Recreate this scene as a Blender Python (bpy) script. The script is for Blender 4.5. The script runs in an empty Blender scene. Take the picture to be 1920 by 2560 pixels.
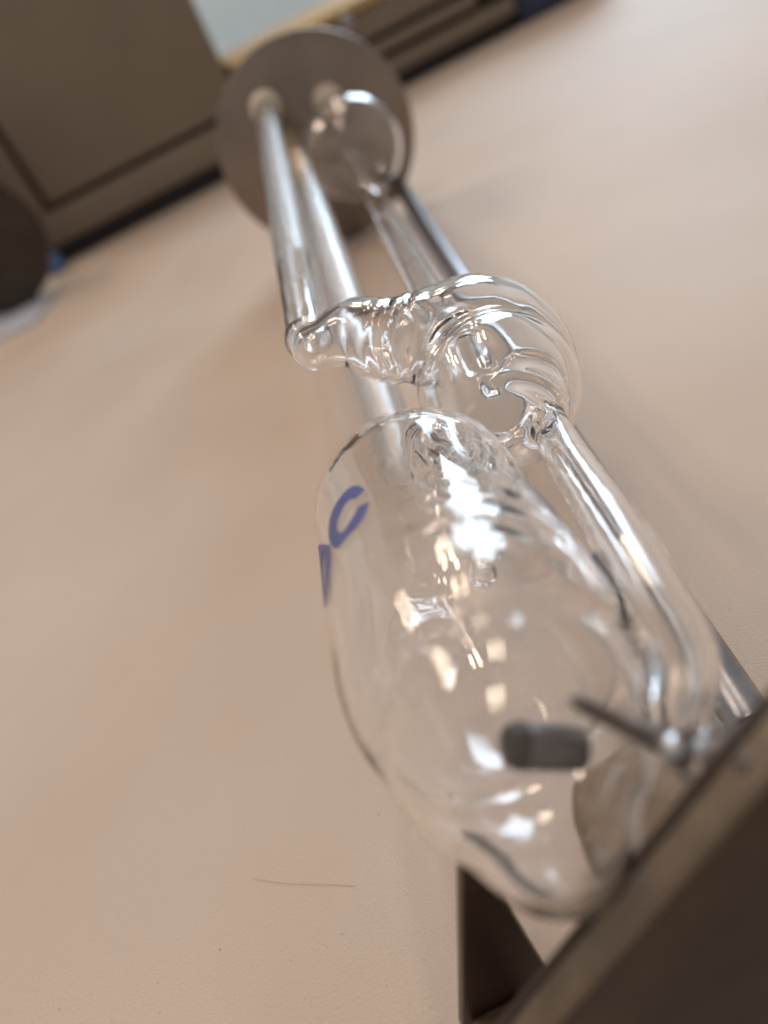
import bpy, bmesh, math, random
import numpy as np
from mathutils import Vector, Matrix

random.seed(4)
C = bpy.context.scene.collection
sc = bpy.context.scene
R = math.radians

# ------------------------------------------------------------------ camera
PITCH, ROLL, CAMH, FPX = R(35.0), R(27.5), 0.100, 1934.0
_F = Vector((0, math.cos(PITCH), -math.sin(PITCH)))
_R0 = Vector((1, 0, 0))
_U0 = Vector((0, math.sin(PITCH), math.cos(PITCH)))
_r = math.cos(ROLL) * _R0 - math.sin(ROLL) * _U0
_u = math.sin(ROLL) * _R0 + math.cos(ROLL) * _U0
CAM = Vector((0, 0, CAMH))
cd = bpy.data.cameras.new("camera")
cam = bpy.data.objects.new("camera", cd)
C.objects.link(cam)
cam.matrix_world = Matrix(((_r.x, _u.x, -_F.x, CAM.x), (_r.y, _u.y, -_F.y, CAM.y),
                           (_r.z, _u.z, -_F.z, CAM.z), (0, 0, 0, 1)))
cd.sensor_fit = 'VERTICAL'
cd.sensor_height = 36.0
cd.lens = FPX / 2560.0 * 36.0
cd.clip_start, cd.clip_end = 0.003, 50.0
cd.dof.use_dof = True
cd.dof.focus_distance = 0.105
cd.dof.aperture_fstop = 10.5
sc.camera = cam

# ------------------------------------------------------------------ world, lamps, exposure
w = bpy.data.worlds.new("World")
sc.world = w
w.use_nodes = True
bg = w.node_tree.nodes['Background']
bg.inputs[0].default_value = (1.0, 0.92, 0.86, 1)
bg.inputs[1].default_value = 0.36


def area(name, loc, target, sx, sy, power, col, roll=0.0):
    l = bpy.data.lights.new(name, 'AREA')
    l.shape = 'RECTANGLE'
    l.size, l.size_y = sx, sy
    l.energy, l.color = power, col
    o = bpy.data.objects.new(name, l)
    C.objects.link(o)
    d = (Vector(target) - Vector(loc)).normalized()
    o.matrix_world = Matrix.Translation(loc) @ d.to_track_quat('-Z', 'Y').to_matrix().to_4x4() @ Matrix.Rotation(roll, 4, 'Z')
    return o


WARM = (1.0, 0.80, 0.62)
COOL = (0.66, 0.84, 1.0)
for (x, y, pw) in ((-0.22, -0.40, 3.2), (0.35, 0.75, 3.2), (-1.15, 1.65, 5.0), (-1.15, 0.9, 5.0), (0.60, 2.40, 5.0)):
    for s_ in (-.12, .12):
        area("ceiling_tube_lamp", (x + s_, y, 1.9), (x + s_, y - .001, 0), 0.05, 0.50, pw, WARM, R(-14))
area("window_light", (1.18, 2.0, 1.08), (0.02, 0.1, 0.04), 0.62, 1.0, 23.0, COOL)

sc.view_settings.view_transform = 'Standard'
sc.view_settings.look = 'None'
sc.view_settings.exposure = 0.0
sc.view_settings.gamma = 1.0
cy = sc.cycles
cy.max_bounces = 40
cy.transmission_bounces = 36
cy.glossy_bounces = 12
cy.diffuse_bounces = 4
cy.transparent_max_bounces = 16
cy.caustics_refractive = True
cy.caustics_reflective = True
cy.sample_clamp_indirect = 0.0
cy.blur_glossy = 0.3
cy.use_denoising = True


# ------------------------------------------------------------------ helpers
def ray(px, py):
    px, py = float(px), float(py)
    return (_F + (px - 960) / FPX * _r + (1280 - py) / FPX * _u)


def at(px, py, Y):
    "point on the vertical plane y = Y"
    d = ray(px, py)
    return CAM + d * (Y / d.y)


def atz(px, py, z):
    "point on the level plane z"
    d = ray(px, py)
    return CAM + d * ((z - CAMH) / d.z)


def link(name, me, mat, parent=None, smooth=True):
    o = bpy.data.objects.new(name, me)
    if mat is not None:
        me.materials.append(mat)
    C.objects.link(o)
    if parent is not None:
        o.parent = parent
    if smooth:
        for p in me.polygons:
            p.use_smooth = True
    return o


def from_bm(name, bm, mat, parent=None, smooth=False):
    bmesh.ops.recalc_face_normals(bm, faces=bm.faces)
    me = bpy.data.meshes.new(name)
    bm.to_mesh(me)
    bm.free()
    return link(name, me, mat, parent, smooth)


def empty(name, loc, label, cat, group=None):
    o = bpy.data.objects.new(name, None)
    o.location = loc
    o.empty_display_size = 0.01
    C.objects.link(o)
    o['label'], o['category'] = label, cat
    if group:
        o['group'] = group
    bpy.context.view_layer.update()
    return o


def adopt(root, o):
    "child keeps its place in the world"
    o.parent = root
    o.matrix_parent_inverse = Matrix.Translation(root.location).inverted()


def sharp(o, ang=35):
    for p in o.data.polygons:
        p.use_smooth = True
    o.data.set_sharp_from_angle(angle=R(ang))


def box_bm(x0, x1, y0, y1, z0, z1, bev=0.0):
    bm = bmesh.new()
    bmesh.ops.create_cube(bm, size=1)
    for v in bm.verts:
        v.co = Vector(((x0 + x1) / 2 + v.co.x * (x1 - x0), (y0 + y1) / 2 + v.co.y * (y1 - y0), (z0 + z1) / 2 + v.co.z * (z1 - z0)))
    if bev:
        bmesh.ops.bevel(bm, geom=bm.edges[:], offset=bev, segments=3, affect='EDGES', profile=0.5)
    return bm


def lathe_bm(p0, axis, prof, seg=48):
    "prof: (distance along axis, radius) pairs, closed by caps where the radius is 0"
    axis = Vector(axis).normalized()
    a = axis.orthogonal().normalized()
    b = axis.cross(a)
    bm = bmesh.new()
    rings = []
    for t, r in prof:
        c = Vector(p0) + axis * t
        if r < 1e-7:
            rings.append([bm.verts.new(c)])
        else:
            rings.append([bm.verts.new(c + (a * math.cos(2 * math.pi * k / seg) + b * math.sin(2 * math.pi * k / seg)) * r) for k in range(seg)])
    for q0, q1 in zip(rings, rings[1:]):
        for k in range(seg):
            k2 = (k + 1) % seg
            if len(q0) == 1 and len(q1) == 1:
                continue
            if len(q0) == 1:
                bm.faces.new((q0[0], q1[k], q1[k2]))
            elif len(q1) == 1:
                bm.faces.new((q0[k], q1[0], q0[k2]))
            else:
                bm.faces.new((q0[k], q1[k], q1[k2], q0[k2]))
    return bm


def rod_prof(L, r, bev):
    return [(0, 0), (0, r - bev), (bev * .3, r - bev * .3), (bev, r), (L - bev, r), (L - bev * .3, r - bev * .3), (L, r - bev), (L, 0)]


def prism_bm(pts, y0, y1, bev=0.0):
    "outline of (x, z) points between two y planes"
    bm = bmesh.new()
    f = bm.faces.new([bm.verts.new((x, y0, z)) for x, z in pts])
    ex = bmesh.ops.extrude_face_region(bm, geom=[f])
    for v in ex['geom']:
        if isinstance(v, bmesh.types.BMVert):
            v.co.y = y1
    bmesh.ops.recalc_face_normals(bm, faces=bm.faces)
    if bev:
        bmesh.ops.bevel(bm, geom=bm.edges[:], offset=bev, segments=3, affect='EDGES', profile=0.5)
    return bm


# ------------------------------------------------------------------ materials
def mat(name, base=(.5, .5, .5), rough=.5, metal=0.0, **kw):
    m = bpy.data.materials.new(name)
    m.use_nodes = True
    nt = m.node_tree
    p = nt.nodes['Principled BSDF']
    p.inputs['Base Color'].default_value = (*base, 1)
    p.inputs['Roughness'].default_value = rough
    p.inputs['Metallic'].default_value = metal
    for k, v in kw.items():
        p.inputs[k].default_value = v
    return m, nt, p


def noise_color(nt, p, c0, c1, scale, detail=4, rough=.6, dist=0.0, stretch=(1, 1, 1), lo=.3, hi=.7):
    tc = nt.nodes.new('ShaderNodeTexCoord')
    mp = nt.nodes.new('ShaderNodeMapping')
    mp.inputs['Scale'].default_value = stretch
    n = nt.nodes.new('ShaderNodeTexNoise')
    n.inputs['Scale'].default_value = scale
    n.inputs['Detail'].default_value = detail
    n.inputs['Roughness'].default_value = rough
    n.inputs['Distortion'].default_value = dist
    cr = nt.nodes.new('ShaderNodeValToRGB')
    cr.color_ramp.elements[0].position, cr.color_ramp.elements[1].position = lo, hi
    cr.color_ramp.elements[0].color = (*c0, 1)
    cr.color_ramp.elements[1].color = (*c1, 1)
    nt.links.new(tc.outputs['Object'], mp.inputs[0])
    nt.links.new(mp.outputs[0], n.inputs['Vector'])
    nt.links.new(n.outputs['Fac'], cr.inputs[0])
    nt.links.new(cr.outputs[0], p.inputs['Base Color'])
    return tc, mp, n, cr


def bump(nt, p, vec, scale, strength, dist, detail=3):
    n = nt.nodes.new('ShaderNodeTexNoise')
    n.inputs['Scale'].default_value = scale
    n.inputs['Detail'].default_value = detail
    b = nt.nodes.new('ShaderNodeBump')
    b.inputs['Strength'].default_value = strength
    b.inputs['Distance'].default_value = dist
    nt.links.new(vec, n.inputs['Vector'])
    nt.links.new(n.outputs['Fac'], b.inputs['Height'])
    nt.links.new(b.outputs[0], p.inputs['Normal'])
    return n, b


# table laminate: blotchy beige, fine grain, a few dark specks and hair scratches
M_TABLE, nt, p = mat('table_laminate', rough=.55)
p.inputs['Specular IOR Level'].default_value = .3
tc, mp, n, cr = noise_color(nt, p, (.50, .425, .37), (.555, .475, .418), 14, 5, .5, lo=.3, hi=.7)
bump(nt, p, tc.outputs['Object'], 2300, .45, .0003, 2)
vor = nt.nodes.new('ShaderNodeTexVoronoi')
vor.inputs['Scale'].default_value = 95
vor.inputs['Randomness'].default_value = 1
wob = nt.nodes.new('ShaderNodeTexNoise')
wob.inputs['Scale'].default_value = 700
mixv = nt.nodes.new('ShaderNodeMix')
mixv.data_type = 'VECTOR'
mixv.inputs['Factor'].default_value = .0012
nt.links.new(tc.outputs['Object'], wob.inputs['Vector'])
nt.links.new(tc.outputs['Object'], mixv.inputs[4])
nt.links.new(wob.outputs['Color'], mixv.inputs[5])
nt.links.new(mixv.outputs[1], vor.inputs['Vector'])
lt = nt.nodes.new('ShaderNodeMath'); lt.operation = 'LESS_THAN'
sep = nt.nodes.new('ShaderNodeSeparateColor')
nt.links.new(vor.outputs['Color'], sep.inputs[0])
szm = nt.nodes.new('ShaderNodeMath'); szm.operation = 'MULTIPLY_ADD'   # only some cells hold a speck
nt.links.new(sep.outputs[0], szm.inputs[0])
szm.inputs[1].default_value = .16
szm.inputs[2].default_value = -.115
nt.links.new(vor.outputs['Distance'], lt.inputs[0])
nt.links.new(szm.outputs[0], lt.inputs[1])
mc = nt.nodes.new('ShaderNodeMix'); mc.data_type = 'RGBA'
nt.links.new(lt.outputs[0], mc.inputs['Factor'])
st = nt.nodes.new('ShaderNodeTexNoise'); st.inputs['Scale'].default_value = 9; st.inputs['Detail'].default_value = 3
stc = nt.nodes.new('ShaderNodeValToRGB')
stc.color_ramp.elements[0].position, stc.color_ramp.elements[1].position = .38, .66
stc.color_ramp.elements[0].color = (1, 1, 1, 1); stc.color_ramp.elements[1].color = (.97, .88, .81, 1)
mst = nt.nodes.new('ShaderNodeMix'); mst.data_type = 'RGBA'; mst.blend_type = 'MULTIPLY'; mst.inputs['Factor'].default_value = .55
nt.links.new(tc.outputs['Object'], st.inputs['Vector'])
nt.links.new(st.outputs['Fac'], stc.inputs[0])
nt.links.new(cr.outputs[0], mst.inputs[6])
nt.links.new(stc.outputs[0], mst.inputs[7])
du = nt.nodes.new('ShaderNodeTexNoise'); du.inputs['Scale'].default_value = 900; du.inputs['Detail'].default_value = 2
duc = nt.nodes.new('ShaderNodeValToRGB')
duc.color_ramp.elements[0].position, duc.color_ramp.elements[1].position = .70, .78
duc.color_ramp.elements[0].color = (1, 1, 1, 1); duc.color_ramp.elements[1].color = (.72, .70, .68, 1)
mdu = nt.nodes.new('ShaderNodeMix'); mdu.data_type = 'RGBA'; mdu.blend_type = 'MULTIPLY'; mdu.inputs['Factor'].default_value = .8
nt.links.new(tc.outputs['Object'], du.inputs['Vector'])
nt.links.new(du.outputs['Fac'], duc.inputs[0])
nt.links.new(mst.outputs[2], mdu.inputs[6])
nt.links.new(duc.outputs[0], mdu.inputs[7])
nt.links.new(mdu.outputs[2], mc.inputs[6])
mc.inputs[7].default_value = (.13, .13, .13, 1)
nt.links.new(mc.outputs[2], p.inputs['Base Color'])

M_GLASS, nt, p = mat('clear_glass', (1, 1, 1), 0.0, 0.0)
p.inputs['Transmission Weight'].default_value = 1.0
p.inputs['IOR'].default_value = 1.47

M_SOFT, nt, p = mat('dull_glass', (.97, .97, .97), 0.27, 0.0)
p.inputs['Transmission Weight'].default_value = 1.0
p.inputs['IOR'].default_value = 1.47
M_SMUDGE, nt, p = mat('handled_glass', (1, 1, 1), 0.0, 0.0)
p.inputs['Transmission Weight'].default_value = 1.0
p.inputs['IOR'].default_value = 1.47
tc = nt.nodes.new('ShaderNodeTexCoord')
n = nt.nodes.new('ShaderNodeTexNoise'); n.inputs['Scale'].default_value = 150; n.inputs['Detail'].default_value = 4
rm = nt.nodes.new('ShaderNodeMapRange')
rm.inputs[1].default_value, rm.inputs[2].default_value, rm.inputs[3].default_value, rm.inputs[4].default_value = .52, .80, 0.0, .06
nt.links.new(tc.outputs['Object'], n.inputs['Vector'])
nt.links.new(n.outputs['Fac'], rm.inputs[0])
nt.links.new(rm.outputs[0], p.inputs['Roughness'])

M_INK, nt, p = mat('blue_print', (.10, .115, .33), .45)
noise_color(nt, p, (.06, .075, .25), (.105, .12, .33), 700, 5)

M_DISC, nt, p = mat('satin_metal', (.30, .245, .205), .38, .75)
noise_color(nt, p, (.235, .19, .16), (.30, .245, .21), 60, 4, stretch=(1, 1, 1))
M_STEEL, nt, p = mat('steel_rod', (.40, .41, .44), .30, 1.0)
tc, _, _, _ = noise_color(nt, p, (.30, .31, .34), (.42, .43, .46), 300, 3)
bump(nt, p, tc.outputs['Object'], 1500, .15, .0001)
M_DARK, nt, p = mat('shaded_dark_metal', (.03, .02, .014), .42, .3)  # dark metal; the plate's shade and dark reflections are put into this colour
noise_color(nt, p, (.034, .024, .017), (.060, .042, .030), 120, 5)
M_RIM, nt, p = mat('pale_metal_edge', (.30, .245, .19), .42, .6)
noise_color(nt, p, (.12, .095, .07), (.24, .19, .145), 160, 5)
M_FOOT, nt, p = mat('brown_painted_metal', (.085, .05, .035), .45, .2)
noise_color(nt, p, (.07, .042, .03), (.10, .06, .043), 200, 4)
M_PIN, nt, p = mat('dark_pin_metal', (.06, .05, .048), .30, .7)
noise_color(nt, p, (.14, .12, .113), (.20, .175, .168), 500, 3)
M_BRASS, nt, p = mat('brass', (.62, .40, .15), .35, .9)
noise_color(nt, p, (.52, .33, .12), (.68, .45, .18), 200, 3)
M_CAP, nt, p = mat('cream_cap', (.62, .55, .46), .35)
noise_color(nt, p, (.55, .48, .40), (.66, .59, .50), 300, 3)
M_BROWN, nt, p = mat('brown_glass_shade', (.30, .19, .10), .7)  # brown shading inside the glass, put into a block's colour
noise_color(nt, p, (.24, .16, .095), (.36, .26, .175), 350, 5)
M_PANEL, nt, p = mat('taupe_panel', (.20, .145, .10), .5)
noise_color(nt, p, (.185, .148, .113), (.215, .17, .132), 20, 4)
M_GAP, nt, p = mat('black_rubber', (.02, .018, .018), .7)
noise_color(nt, p, (.015, .013, .013), (.026, .023, .023), 150, 3)
M_YEL, nt, p = mat('yellow_trim', (.50, .34, .14), .5)
noise_color(nt, p, (.44, .30, .12), (.54, .37, .16), 60, 3)
M_WALL, nt, p = mat('pale_blue_wall', (.62, .72, .78), .7)
noise_color(nt, p, (.66, .84, .96), (.78, .92, .98), 6, 3)
M_NAVY, nt, p = mat('navy_plastic', (.02, .04, .08), .4)
noise_color(nt, p, (.016, .03, .065), (.026, .05, .10), 80, 3)
M_PAPER, nt, p = mat('bluish_paper', (.60, .66, .74), .6)
noise_color(nt, p, (.40, .45, .54), (.48, .53, .62), 40, 3)

# ------------------------------------------------------------------ setting
bm = box_bm(-0.9, 1.3, -0.35, 1.35, -0.03, 0.0)
t = from_bm('table_top', bm, M_TABLE)
t['kind'] = 'structure'
bm = box_bm(-1.6, 2.4, 1.60, 1.64, -0.6, 0.30)
t = from_bm('wall', bm, M_WALL)
t['kind'] = 'structure'

# ------------------------------------------------------------------ glass as one signed distance field
def V3(v):
    return np.array([v[0], v[1], v[2]], dtype=np.float32)


def cap(P, a, b, r0, r1=None):
    "round cone between two points"
    r1 = r0 if r1 is None else r1
    a, b = V3(a), V3(b)
    d = b - a
    q = P - a
    h = np.clip((q @ d) / np.dot(d, d), 0, 1)
    q = q - h[..., None] * d
    return np.sqrt((q * q).sum(-1)) - (r0 + (r1 - r0) * h)


def ell(P, c, rad, ax=None):
    q = P - V3(c)
    if ax is not None:
        q = q @ np.array(ax, dtype=np.float32).T
    rad = np.array(rad, dtype=np.float32)
    k0 = np.sqrt(((q / rad) ** 2).sum(-1))
    k1 = np.sqrt(((q / (rad * rad)) ** 2).sum(-1)) + 1e-9
    return k0 * (k0 - 1) / k1


def smin(a, b, k):
    h = np.clip(.5 + .5 * (b - a) / k, 0, 1)
    return b * (1 - h) + a * h - k * h * (1 - h)


def smax(a, b, k):
    return -smin(-a, -b, k)


def shell(f, t):
    "wall of thickness t inside the surface f = 0"
    return np.abs(f + t / 2) - t / 2


class Sweep:
    "tube of changing radius along a smooth curve; calling it gives the distance"

    def __init__(self, pts, rs, n=24):
        Q = np.array([[*p, r] for p, r in zip(pts, rs)], dtype=np.float64)
        Q = np.vstack([2 * Q[0] - Q[1], Q, 2 * Q[-1] - Q[-2]])
        Q[0, 3], Q[-1, 3] = Q[2, 3], Q[-3, 3]       # the radius levels off at both ends
        a, b, c, d = Q[:-3], Q[1:-2], Q[2:-1], Q[3:]
        self.co = (.5 * np.stack([2 * b, c - a, 2 * a - 5 * b + 4 * c - d, 3 * b - a - 3 * c + d], 1)).astype(np.float32)
        self.m = len(pts) - 1
        self.u = np.linspace(0, self.m, n).astype(np.float32)
        self.pu = self.at(self.u)
        self.c = self.pu[:, :3].mean(0)
        self.R = float((np.sqrt(((self.pu[:, :3] - self.c) ** 2).sum(1)) + self.pu[:, 3]).max()) + .001

    def at(self, u):
        i = np.minimum(u.astype(np.int32), self.m - 1)
        q = (u - i)[..., None]
        k = self.co[i]
        return ((k[..., 3, :] * q + k[..., 2, :]) * q + k[..., 1, :]) * q + k[..., 0, :]

    def __call__(self, P):
        sh = P.shape[:-1]
        P = P.reshape(-1, 3)
        far = np.sqrt(((P - self.c) ** 2).sum(1)) - self.R          # outside its ball the ball's distance will do
        near = far < .007
        if not near.all():
            far[near] = self(P[near]) if near.any() else 0
            return far.reshape(sh)
        best = np.full(len(P), 1e9, dtype=np.float32)
        u = np.zeros(len(P), dtype=np.float32)
        for uu, p in zip(self.u, self.pu):
            e = P - p[:3]
            d = (e * e).sum(1)
            m = d < best
            best[m] = d[m]
            u[m] = uu
        for _ in range(2):
            i = np.minimum(u.astype(np.int32), self.m - 1)
            q = (u - i)[:, None]
            k = self.co[i][..., :3]
            e = ((k[:, 3] * q + k[:, 2]) * q + k[:, 1]) * q + k[:, 0] - P
            d1 = (3 * k[:, 3] * q + 2 * k[:, 2]) * q + k[:, 1]
            d2 = 6 * k[:, 3] * q + 2 * k[:, 2]
            g = (e * d1).sum(1)
            h = (d1 * d1).sum(1)
            h = np.maximum(h + (e * d2).sum(1), .35 * h)
            u = np.clip(u - g / h, 0, self.m)
        c = self.at(u)
        e = P - c[:, :3]
        return (np.sqrt((e * e).sum(1)) - c[:, 3]).reshape(sh)


def tube_axis(Y):
    return Vector((0.0222 + 0.133 * (Y - 0.101), Y, 0.0412 - 0.029 * (Y - 0.101)))


BALL = at(1246, 985, 0.0968)
TIP = at(788, 866, 0.113)
BK1 = at(880, 838, 0.112)
BK2 = at(985, 850, 0.108)
_fa = (CAM - BALL).normalized()
FOLD1 = (_r - _fa * _r.dot(_fa)).normalized()
FOLD2 = _fa.cross(FOLD1)
BK3 = at(1090, 835, 0.107)
BK4 = at(1190, 803, 0.1065)
BK5 = at(1275, 832, 0.1055)
BK6 = at(1328, 900, 0.1035)
BK7 = at(1345, 985, 0.1010)
TUBE = [at(x, y, Y) for x, y, Y in ((1346, 1000, .0905), (1406, 1122, .0785), (1528, 1311, .0600), (1637, 1497, .0477), (1694, 1610, .0420), (1706, 1700, .0385), (1680, 1790, .0360))]

BEND = at(1003, 1165, .1215)
BFAR = at(722, 335, .333)
LEND = at(772, 846, 0.1235)
LFAR = at(665, 275, 0.330)
FBULB = at(880, 372, 0.309)
VF = at(1056, 1290, 0.0805)
VN = at(1205, 1650, 0.0525)
OUT = at(1385, 2072, 0.0345)
VB = at(1290, 1812, .0437)

NK0 = at(1060, 1010, 0.097)
NK1 = at(1110, 1130, 0.090)
NK2 = at(1180, 1260, 0.083)
NK3 = at(1205, 1410, 0.0745)


def smooth_path(pts, n):
    out, m = [], len(pts) - 1
    pp = [2 * pts[0] - pts[1]] + list(pts) + [2 * pts[-1] - pts[-2]]
    for k in range(n + 1):
        u = k / n * m
        i = min(int(u), m - 1)
        q = u - i
        a, b, c, d = pp[i:i + 4]
        out.append(.5 * (2 * b + (c - a) * q + (2 * a - 5 * b + 4 * c - d) * q * q + (3 * b - a - 3 * c + d) * q ** 3))
    return out


VES = Sweep([VF, VN, VB], [.0139, .0145, .0125], 12)
BODY = Sweep([TIP, BK1, BK2, BK3, BK4, BK5, BK6, BK7], [.0037, .0055, .0064, .0070, .0070, .0070, .0068, .0064], 30)


def on_wall(px, py):
    d = ray(px, py).normalized()
    t_ = .04
    for _ in range(80):
        t_ += float(VES(V3(CAM + d * t_)[None])[0]) * .9
    return CAM + d * t_


INN = Sweep([NK1, NK2, NK3], [.0049, .0058, .0020], 12)
CRW, CR1, CR2 = on_wall(1205, 1275), on_wall(1120, 1320), on_wall(1190, 1840)
TUBE = Sweep(TUBE, [.0024, .0027, .0030, .0031, .0031, .0029, .0026], 22)


def ripple(P, s, ph):
    x, y, z = P[..., 0] * s, P[..., 1] * s, P[..., 2] * s
    return (np.sin(1.7 * x + 2.1 * y + ph) * np.sin(2.3 * z - 1.1 * x + 2 * ph) + .6 * np.sin(3.1 * y - 2.2 * z + 1.3 * ph + np.sin(1.9 * x)))


def on_ball(px, py):
    d = ray(px, py).normalized()
    t_ = .085
    for _ in range(400):
        t_ += .0002
        if float(ell(V3(CAM + d * t_)[None], BALL, (.0118, .0116, .0124))[0]) < 0:
            break
    return CAM + d * t_


RIDGES = [Sweep([on_ball(*q) for q in c_], r_, 14) for c_, r_ in (
    (((1222, 962), (1300, 905), (1375, 925), (1415, 990)), [.0004, .0010, .0012, .0004]),
    (((1225, 975), (1300, 955), (1370, 985), (1408, 1050)), [.0004, .0009, .0010, .0004]),
    (((1090, 1060), (1150, 1085), (1235, 1110), (1300, 1085)), [.0004, .0010, .0012, .0005]))]


def f_bulb(P):
    b = ell(P, BALL, (.0118, .0116, .0124))
    q = P - V3(BALL)
    th, rho = np.arctan2(q @ V3(FOLD2), q @ V3(FOLD1)), np.sqrt((q @ V3(FOLD1)) ** 2 + (q @ V3(FOLD2)) ** 2)
    b = b + .00016 * np.sin(4 * th + rho * 240) * np.clip(rho / .006, 0, 1) * (.5 + .5 * np.cos(th + .3))
    bk = BODY(P)
    d = (BK2 - BK1).normalized()
    s = (P - V3(BK1)) @ V3(d)
    bk = bk + .00020 * np.exp(-((s - .0072) / .0032) ** 2) * np.sin(s * 2 * math.pi / .0030 + 1.3 * np.sin(P[..., 2] * 600))
    b = smin(b, bk, .0022)
    b = smin(b, TUBE(P), .0022)
    b = smin(b, cap(P, tube_axis(.108), tube_axis(.295), .0036), .006)
    b = smin(b, ell(P, FBULB, (.0188, .0180, .0188)), .004)
    b = smin(b, cap(P, BALL, NK1, .0060, .0050), .003)
    w_ = np.exp(-((P - V3(BALL)) ** 2).sum(-1) / .0135 ** 2) + np.exp(-((P - V3(BK2)) ** 2).sum(-1) / .008 ** 2)
    b = b + .00007 * ripple(P, 330, .4) * w_

    g = shell(b, .0010)
    for q in RIDGES:
        g = smin(g, q(P), .0009)
    return smin(g, shell(cap(P, LEND, LFAR, .0040, .0042), .0009), .0006)


def f_vessel(P):
    v = smin(VES(P), cap(P, VB, OUT, .0060, .0067), .0022)
    v = v + .00005 * ripple(P, 95, 1.1)
    w_ = np.exp(-((P - V3(NK2)) ** 2).sum(-1) / .0062 ** 2)
    v = v + .00010 * w_ * ripple(P, 520, .7)
    w_ = np.exp(-((P - V3(CRW)) ** 2).sum(-1) / .0056 ** 2)
    v = v + .00017 * w_ * ripple(P, 430, 2.2)
    for c_, r_ in ((CR1, .0036), (CR2, .0024)):
        w_ = np.exp(-((P - V3(c_)) ** 2).sum(-1) / (r_ * r_))
        v = v + .00006 * w_ * ripple(P, 1500, 3.)
    v = v + .00005 * ripple(P, 95, 1.1)
    return shell(v, .0011)


def f_inner(P):
    "twisted inner tube running down into the vessel, and the blind finger beside it"
    a = INN(P)
    a = a + .00045 * np.sin((P[..., 1] + .5 * P[..., 0]) * 2 * math.pi / .0085) + .00025 * ripple(P, 420, 2.)
    return shell(a, .0008)


def f_lower(P):
    "lower glass tube between the disc and the vessel, with a rounded blind end"
    return shell(cap(P, BEND, BFAR, .0048), .0010)


def f_all(P):
    f = smin(f_bulb(P), f_vessel(P), .0004)
    f = smin(f, f_inner(P), .0007)
    f = np.minimum(f, f_lower(P))
    return f


def grad(f, P, e=6e-5):
    g = np.empty_like(P)
    for k in range(3):
        d = np.zeros(3, dtype=np.float32)
        d[k] = e
        g[:, k] = f(P + d) - f(P - d)
    return g / (2 * e)


def surface_nets(f, lo, hi, h):
    lo = np.array(lo, dtype=np.float32)
    n = np.ceil((np.array(hi) - lo) / h).astype(int) + 1
    # coarse pass finds the blocks that hold surface, the fine pass fills only those
    B = 6
    nb = -(-n // B)
    n = nb * B + 1
    F = np.full(tuple(n), 1.0, dtype=np.float32)
    bi = np.stack(np.meshgrid(*[np.arange(k) for k in nb], indexing='ij'), -1).reshape(-1, 3)
    cen = (lo + (bi + .5) * B * h).astype(np.float32)
    near = np.abs(f(cen)) < B * h * .87 * 1.2 + .0005
    ar = np.arange(B + 1)
    loc = np.stack(np.meshgrid(ar, ar, ar, indexing='ij'), -1).reshape(-1, 3)
    todo = bi[near]
    for s in range(0, len(todo), 1200):
        idx = (todo[s:s + 1200, None, :] * B + loc[None]).reshape(-1, 3)
        val = f((lo + idx * h).astype(np.float32))
        F[idx[:, 0], idx[:, 1], idx[:, 2]] = val
    # untouched cells keep 1.0: interior of solid glass is thinner than a block, so that is outside
    S = F < 0
    cnt = np.zeros(tuple(n - 1), dtype=np.int8)
    for dx in (0, 1):
        for dy in (0, 1):
            for dz in (0, 1):
                cnt += S[dx:n[0] - 1 + dx, dy:n[1] - 1 + dy, dz:n[2] - 1 + dz]
    act = (cnt > 0) & (cnt < 8)
    ci = np.argwhere(act)
    vid = np.full(tuple(n - 1), -1, dtype=np.int64)
    vid[act] = np.arange(len(ci))
    acc = np.zeros((len(ci), 3), dtype=np.float64)
    num = np.zeros(len(ci))
    cor = [(x, y, z) for x in (0, 1) for y in (0, 1) for z in (0, 1)]
    for a in cor:
        for k in range(3):
            if a[k]:
                continue
            b = list(a)
            b[k] = 1
            fa = F[ci[:, 0] + a[0], ci[:, 1] + a[1], ci[:, 2] + a[2]]
            fb = F[ci[:, 0] + b[0], ci[:, 1] + b[1], ci[:, 2] + b[2]]
            m = (fa < 0) != (fb < 0)
            tt = np.where(m, fa / np.where(m, fa - fb, 1), 0)
            pt = np.array(a, dtype=np.float64)[None].repeat(len(ci), 0)
            pt[:, k] += tt
            acc[m] += pt[m]
            num[m] += 1
    vert = lo + (ci + acc / num[:, None]) * h
    quads = []
    for k in range(3):
        i, j = (k + 1) % 3, (k + 2) % 3
        sl0 = [slice(1, -1)] * 3
        sl1 = [slice(1, -1)] * 3
        sl0[k] = slice(0, -1)
        sl1[k] = slice(1, None)
        A, Bs = S[tuple(sl0)], S[tuple(sl1)]
        e = np.argwhere(A != Bs)
        flip = A[e[:, 0], e[:, 1], e[:, 2]]
        base = e.copy()
        base[:, i] += 1
        base[:, j] += 1
        q = []
        for (u, v) in ((-1, -1), (0, -1), (0, 0), (-1, 0)):
            c = base.copy()
            c[:, i] += u
            c[:, j] += v
            q.append(vid[c[:, 0], c[:, 1], c[:, 2]])
        q = np.stack(q, 1)
        q[~flip] = q[~flip][:, ::-1]
        quads.append(q)
    quads = np.concatenate(quads)
    quads = quads[(quads >= 0).all(1)]
    P = vert.astype(np.float32)
    for _ in range(3):
        g = grad(f, P)
        gg = (g * g).sum(1)
        step = (f(P) / np.maximum(gg, .25))[:, None] * g
        ln = np.sqrt((step * step).sum(1))[:, None]
        P = P - step * np.minimum(1, .6 * h / np.maximum(ln, 1e-9))
    return P.astype(np.float64), quads


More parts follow.
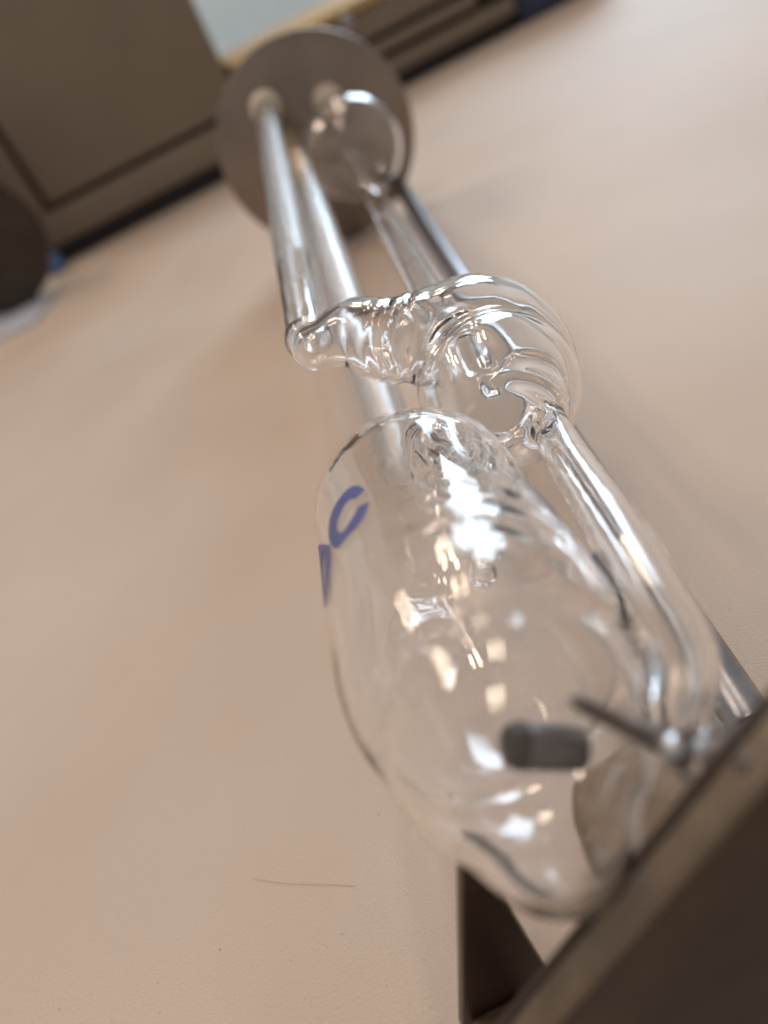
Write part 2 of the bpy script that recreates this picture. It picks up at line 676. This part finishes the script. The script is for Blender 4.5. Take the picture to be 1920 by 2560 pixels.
def mesh_from(name, V, Q):
    used, inv = np.unique(Q.ravel(), return_inverse=True)
    me = bpy.data.meshes.new(name)
    V, Q = V[used], inv.reshape(-1, 4)
    me.vertices.add(len(V))
    me.vertices.foreach_set('co', V.ravel())
    me.loops.add(Q.size)
    me.loops.foreach_set('vertex_index', Q.ravel())
    me.polygons.add(len(Q))
    me.polygons.foreach_set('loop_start', np.arange(0, Q.size, 4))
    me.polygons.foreach_set('use_smooth', np.ones(len(Q), dtype=bool))
    me.update(calc_edges=True)
    me.validate()
    return me


root = empty('glass_apparatus', (0.02, 0.15, 0.0),
             'clear blown glass apparatus with blue lettering, beaked bulb and metal end disc on table', 'glassware')


def glass_parts():
    far_cut = .158
    Va, Qa = surface_nets(f_all, (-.020, .018, .018), (.042, far_cut + .0008, .074), .0005)
    Vb, Qb = surface_nets(f_all, (-.006, far_cut - .0016, .006), (.086, .3332, .068), .00052)
    Qa = Qa[Va[Qa][..., 1].mean(1) <= far_cut]
    Qb = Qb[Vb[Qb][..., 1].mean(1) > far_cut]
    c = Va[Qa].mean(1).astype(np.float32)
    ds = np.stack([np.abs(g(c)) for g in (f_bulb, lambda Q: np.abs(TUBE(Q) + .0005) - .0008, f_vessel, f_inner, f_lower)], 1)
    which = ds.argmin(1)
    for k, nm in enumerate(('glass_bulb', 'glass_tube', 'glass_vessel', 'inner_tube', 'glass_lower_tube')):
        q = Qa[which == k]
        if len(q):
            yield nm, mesh_from(nm, Va, q)
    cb = Vb[Qb].mean(1).astype(np.float32)
    bulb = ell(cb, FBULB, (.0225, .0210, .0225)) < 0
    left = cap(cb, LEND, LFAR, .0060) < 0
    low = cap(cb, BEND, BFAR, .0053) < 0
    yield 'far_glass_bulb', mesh_from('far_glass_bulb', Vb, Qb[bulb & ~left & ~low])
    yield 'glass_tube', mesh_from('glass_tube', Vb, Qb[~bulb & ~left & ~low])
    yield 'glass_side_tube', mesh_from('glass_side_tube', Vb, Qb[left])
    yield 'glass_lower_tube', mesh_from('glass_lower_tube', Vb, Qb[low & ~left])


vessel = None
for nm, me in glass_parts():
    o = link(nm, me, {'glass_vessel': M_SMUDGE, 'glass_side_tube': M_SOFT, 'glass_lower_tube': M_SOFT}.get(nm, M_GLASS), smooth=False)
    adopt(root, o)
    if nm == 'glass_vessel':
        vessel = o


# printed letters lie on the vessel's outer wall
def on_vessel(px, py, lift):
    d = ray(px, py).normalized()
    P = V3(CAM)[None].copy()
    dd = V3(d)[None]
    fv = lambda Q: VES(Q) + .00005 * ripple(Q, 95, 1.1) - lift
    t_, low = 0.04, (9.0, 0.0)
    for _ in range(160):
        f = float(fv(P + dd * t_)[0])
        if f < low[0]:
            low = (f, t_)
        if f < 2e-6 or t_ > .14:
            break
        t_ += max(f * .8, 2e-5)
    if low[0] > .0012:
        return None
    q = (P + dd * low[1])
    for _ in range(4):                      # settle onto the wall
        g = grad(fv, q)
        q = q - float(fv(q)[0]) * g / max(float((g * g).sum()), .3)
    return Vector([float(v) for v in q[0]])


def decal(name, outline_a, outline_b, parent):
    "band between two outlines of equal count"
    bm = bmesh.new()
    n = len(outline_a)
    NW = 5
    grid = []
    for k in range(n):
        row = []
        for j in range(NW):
            s = j / (NW - 1)
            x = outline_a[k][0] * (1 - s) + outline_b[k][0] * s
            y = outline_a[k][1] * (1 - s) + outline_b[k][1] * s
            q = on_vessel(x, y, .00006)
            row.append(None if q is None else bm.verts.new(q))
        grid.append(row)
    for r0, r1 in zip(grid, grid[1:]):
        for j in range(NW - 1):
            qs = (r0[j], r0[j + 1], r1[j + 1], r1[j])
            if None not in qs:
                bm.faces.new(qs)
    return from_bm(name, bm, M_INK, parent, True)


def spline(pts, n=40):
    out = []
    pts = [np.array(p, float) for p in pts]
    pp = [2 * pts[0] - pts[1]] + pts + [2 * pts[-1] - pts[-2]]
    m = len(pts) - 1
    for k in range(n + 1):
        u = k / n * m
        i = min(int(u), m - 1)
        s = u - i
        a, b, c, d = pp[i:i + 4]
        out.append(.5 * (2 * b + (c - a) * s + (2 * a - 5 * b + 4 * c - d) * s * s + (3 * b - a - 3 * c + d) * s ** 3))
    return out


# pieces of the letter C and of the steeply foreshortened letter left of it
OUT_C = [(913, 1224), (897, 1215), (876, 1218), (855, 1237), (836, 1266), (825, 1296), (821, 1330), (825, 1359), (838, 1371),
         (851, 1364), (868, 1342), (889, 1321), (910, 1292), (920, 1266), (923, 1252)]
IN_C = [(889, 1247), (881, 1247), (871, 1252), (859, 1267), (850, 1286), (843, 1306), (842, 1320), (845, 1328), (851, 1331),
        (858, 1327), (865, 1318), (873, 1306), (883, 1291), (890, 1279), (894, 1268)]
decal('printed_letter', spline(OUT_C, 56), spline(IN_C, 56), vessel)
for A, B in (([(797, 1362), (793, 1390), (797, 1420), (803, 1460), (807, 1505)], [(812, 1360), (806, 1390), (805, 1420), (808, 1460), (809, 1508)]),
             ([(808, 1359), (811, 1392), (813, 1425), (812, 1465), (809, 1515)], [(823, 1364), (826, 1395), (823, 1435), (817, 1475), (811, 1520)])):
    decal('printed_letter', spline(A, 40), spline(B, 40), vessel)

# ------------------------------------------------------------------ metal frame of the apparatus
DC = Vector((.0443, .335, .0397))
AX = Vector((0.132, 0.9912, 0)).normalized()
RD = 0.0395
DC.z = RD + .0002


def part(name, bm, m, smooth=True, ang=35):
    o = from_bm(name, bm, m)
    if smooth:
        sharp(o, ang)
    adopt(root, o)
    return o


part('end_disc', lathe_bm(DC, AX, rod_prof(.003, RD, .0006), 128), M_DISC)
# spacer rods
RA0, RA1 = at(985, 440, .334), at(1885, 1820, .0520)
RA0.z = max(RA0.z, .008)



def rod(name, a, b, r, m):
    d = b - a
    return part(name, lathe_bm(a, d, rod_prof(d.length, r, r * .15), 40), m)


rod('spacer_rod', RA1, RA0, .0030, M_STEEL)
bd = (BEND - BFAR).normalized()
rod('brass_rod', BFAR + bd * .055, BFAR, .0032, M_BRASS)
for px, py in ((665, 268), (820, 252)):
    c = at(px, py, .3345)
    part('cap_nut', lathe_bm(c, -AX, [(0, 0), (0, .0062), (.0035, .0062), (.0055, .0052), (.0066, .0030), (.0070, 0)], 32), M_CAP)

# near plate: its upper edge slants down to the left, the paler edge faces up
PY = .0285
e0, e1 = at(1995, 1752, PY), at(1280, 2600, PY)
dx = (e0 - e1)
lo = e1 - dx * (e1.z / dx.z) * .97
hi = e0 + dx * .35
pl = [(lo.x, max(lo.z, .0003)), (hi.x, hi.z), (hi.x + .03, hi.z), (hi.x + .03, .0003)]
part('front_plate', prism_bm(pl, PY - .0022, PY, .0004), M_DARK)  # near face darkened by its colour in place of shade
# edge strip capping the plate and the thin dark strip behind it
nrm = Vector((-dx.z, 0, dx.x)).normalized()


def edge_strip(name, y0, y1, t0, t1, m, bev):
    a, b = lo + nrm * t0, hi + nrm * t0
    c, d = hi + nrm * t1, lo + nrm * t1
    return part(name, prism_bm([(a.x, a.z), (b.x, b.z), (c.x, c.z), (d.x, d.z)], y0, y1, bev), m)


edge_strip('edge_strip', PY - .0024, PY + .0004, .0001, .0012, M_RIM, .0003)
edge_strip('inner_strip', PY + .0006, PY + .0016, -.0030, .0009, M_DARK, .0002)

# triangular foot behind the plate
FY = .0410
f0, f1, f2 = at(1150, 2150, FY), at(1205, 2158, FY), at(1442, 2540, FY)
f3 = at(1140, 2560, FY)
ft = [(f0.x, f0.z), (f1.x, f1.z), (f2.x, .0003), (f3.x, .0003)]
part('foot_bracket', prism_bm(ft, FY - .0004, FY + .0014, .0003), M_FOOT)

# spring clip: a thin finger bent over to a tab on the plate
k = [at(1410, 1738, .0355), at(1560, 1815, .0345), at(1690, 1872, .0330), at(1760, 1905, .0315), at(1850, 1880, .0300), at(1905, 1835, .0285)]
wd = [.0009, .0013, .0019, .0028, .0032, .0032]
bm = bmesh.new()
vs = []
for i, p_ in enumerate(k):
    tdir = (k[min(i + 1, 5)] - k[max(i - 1, 0)]).normalized()
    up = Vector((-.25, .35, .9)).normalized()
    sd = tdir.cross(up).normalized() * wd[i]
    up = sd.cross(tdir).normalized() * .0008
    vs.append([bm.verts.new(p_ + sd + up), bm.verts.new(p_ - sd + up), bm.verts.new(p_ - sd - up), bm.verts.new(p_ + sd - up)])
for a, b in zip(vs, vs[1:]):
    for j in range(4):
        bm.faces.new((a[j], a[(j + 1) % 4], b[(j + 1) % 4], b[j]))
bm.faces.new(vs[0]); bm.faces.new(vs[-1][::-1])
o = part('spring_clip', bm, M_PIN, True, 50)
m_ = o.modifiers.new('sub', 'SUBSURF'); m_.levels = m_.render_levels = 2
cbase = at(1682, 1872, .0322)
part('rivet', lathe_bm(cbase, (-.2, -.5, .8), [(0, 0), (0, .0011), (.0006, .0011), (.0011, .0007), (.0012, 0)], 24), M_STEEL)

pa, pb = at(1282, 1862, .0385), at(1455, 1872, .0375)
part('electrode_pin', lathe_bm(pa, pb - pa, rod_prof((pb - pa).length, .00185, .0005), 40), M_PIN)
pe = (pb - pa).normalized()
part('pin_cap', lathe_bm(pa - pe * .0007, pe, [(0, 0), (0, .0012), (.0003, .0017), (.0010, .00195), (.0016, .00195), (.0017, .0018), (.0017, 0)], 40), M_DARK)
part('foot_bar', box_bm(f2.x - .0105, f2.x - .0045, PY + .0016, FY - .0005, .0003, .0030, .0004), M_FOOT)
part('brown_shade_block', box_bm(.0035, .0195, .0370, .0530, .0003, .0165, .004), M_BROWN)  # added block, gives the brown shading refracted through the glass

# ------------------------------------------------------------------ things behind
def thing(name, loc, label, cat):
    return empty(name, loc, label, cat)


def child(r_, name, bm, m, ang=35):
    o = from_bm(name, bm, m)
    sharp(o, ang)
    adopt(r_, o)
    return o


CY = .585
xr = at(520, 80, CY).x
xl = at(100, 640, CY).x
cab = thing('cabinet', ((xl + xr) / 2, CY, 0), 'tall taupe brown cabinet with recessed front panel and black plinth left of the end disc', 'cabinet')
child(cab, 'plinth', box_bm(xl + .002, xr - .002, CY + .006, CY + .15, .0003, .0125), M_GAP)
child(cab, 'bottom_rail', box_bm(xl, xr, CY, CY + .02, .013, .033, .001), M_PANEL)
child(cab, 'side_stile', box_bm(xl, xl + .020, CY, CY + .02, .0335, .36, .001), M_PANEL)
child(cab, 'front_panel', box_bm(xl + .024, xr, CY + .003, CY + .018, .037, .36, .001), M_PANEL)
child(cab, 'carcass', box_bm(xl + .001, xr - .001, CY + .0205, CY + .15, .013, .36), M_GAP)

x0, x1 = xr + .004, at(1300, 60, CY).x
zt = at(830, 30, CY).z
bx = thing('low_box', ((x0 + x1) / 2, CY, 0), 'low taupe brown box with yellow top trim and dark seams right of the end disc', 'box')
child(bx, 'plinth', box_bm(x0 + .002, x1 - .002, CY + .006, CY + .12, .0003, .0105), M_GAP)
child(bx, 'bottom_rail', box_bm(x0, x1, CY, CY + .02, .011, .021, .001), M_PANEL)
child(bx, 'middle_rail', box_bm(x0, x1 - .025, CY, CY + .02, .0255, .0330, .001), M_PANEL)
child(bx, 'front_panel', box_bm(x0, x1 - .025, CY + .002, CY + .02, .0370, zt - .006, .001), M_PANEL)
child(bx, 'side_stile', box_bm(x1 - .021, x1, CY, CY + .02, .0255, zt - .006, .001), M_DARK)
child(bx, 'top_trim', box_bm(x0, x1 - .08, CY - .001, CY + .12, zt - .0055, zt, .001), M_YEL)
child(bx, 'carcass', box_bm(x0 + .001, x1 - .001, CY + .0205, CY + .119, .011, zt - .006), M_GAP)
kn = at(860, 56, CY)
child(bx, 'knob', lathe_bm(kn + Vector((0, .002, 0)), (0, -1, 0), [(0, 0), (0, .004), (.006, .005), (.009, .004), (.010, 0)], 24), M_STEEL)

c = at(1390, -10, CY)
nb = thing('navy_case', (c.x, CY, 0), 'dark navy plastic case at the far table edge right of the low brown box', 'case')
child(nb, 'case_body', box_bm(x1 + .003, x1 + .075, CY + .004, CY + .09, .0003, .055, .004), M_NAVY)
child(nb, 'case_lid', box_bm(x1 + .001, x1 + .077, CY + .002, CY + .092, .0555, .062, .003), M_NAVY)

# another dark round end on the far left, with a bluish sheet under it
c = at(-62, 625, .52)
rd = max(c.z, .02) - .0005
od = thing('round_stand', (c.x, c.y, 0), 'dark round stand with steel hub at the far left edge of the table', 'stand')
child(od, 'round_plate', lathe_bm(Vector((c.x, c.y, rd + .0005)), Vector((.2, 1, 0)), rod_prof(.010, rd, .002), 64), M_DARK)
child(od, 'hub', lathe_bm(Vector((c.x, c.y - .001, rd + .0005)), Vector((-.2, -1, 0)), [(0, 0), (0, .008), (.006, .008), (.009, .005), (.010, 0)], 32), M_STEEL)
a, b = atz(-260, 640, .0006), atz(140, 738, .0006)
cc = atz(20, 880, .0006)
bm = bmesh.new()
q = [a, b, atz(85, 812, .0006), atz(-260, 960, .0006)]
lo_ = [bm.verts.new(v) for v in q]
f = bm.faces.new(lo_)
ex = bmesh.ops.extrude_face_region(bm, geom=[f])
for v in ex['geom']:
    if isinstance(v, bmesh.types.BMVert):
        v.co.z += .0006
bp_ = at(142, 672, CY - .012)
bp = thing('blue_spot', (bp_.x, bp_.y, 0), 'small added block for a blue light plug at the table edge beside the dark round stand', 'spot')
m_blue = mat('blue_light_tone', (.10, .22, .50), .3)[0]  # spot of blue light, put into the colour of an added block
child(bp, 'spot_body', box_bm(bp_.x - .006, bp_.x + .006, bp_.y - .004, bp_.y + .006, .0003, .012, .0015), m_blue)
child(bp, 'spot_cap', lathe_bm(Vector((bp_.x, bp_.y, .0122)), (0, 0, 1), [(0, 0), (0, .004), (.003, .004), (.004, .003), (.004, 0)], 24), m_blue)
hp = smooth_path([atz(x, y, .00012) for x, y in ((632, 2196), (690, 2206), (760, 2211), (830, 2212), (890, 2215))], 24)
hb = bmesh.new()
rr = [[hb.verts.new(p_ + Vector((0, .00003 * math.cos(a_), .00003 * math.sin(a_)))) for a_ in (0, 1.57, 3.14, 4.71)] for p_ in hp]
for a, b in zip(rr, rr[1:]):
    for j in range(4):
        hb.faces.new((a[j], a[(j + 1) % 4], b[(j + 1) % 4], b[j]))
o = from_bm('hair_strand', hb, mat('hair', (.44, .355, .295), .6)[0])
o['label'], o['category'] = 'fine brown hair lying on the beige table left of the brown foot', 'hair'
sp = atz(1083, 2058, .0002)
lb = bmesh.new()
bmesh.ops.create_icosphere(lb, subdivisions=2, radius=.0006)
for v in lb.verts:
    k_ = .6 + .5 * random.random()
    v.co = Vector((v.co.x * k_ * .9, v.co.y * k_ * 1.3, v.co.z * .3 * k_)) + sp
o = from_bm('lint_speck', lb, M_GAP)
o['label'], o['category'] = 'dark lint speck on the table beside the lower glass vessel', 'lint'
o = from_bm('paper_sheet', bm, M_PAPER)
o['label'], o['category'] = 'pale bluish sheet lying on the table at the far left edge', 'paper'
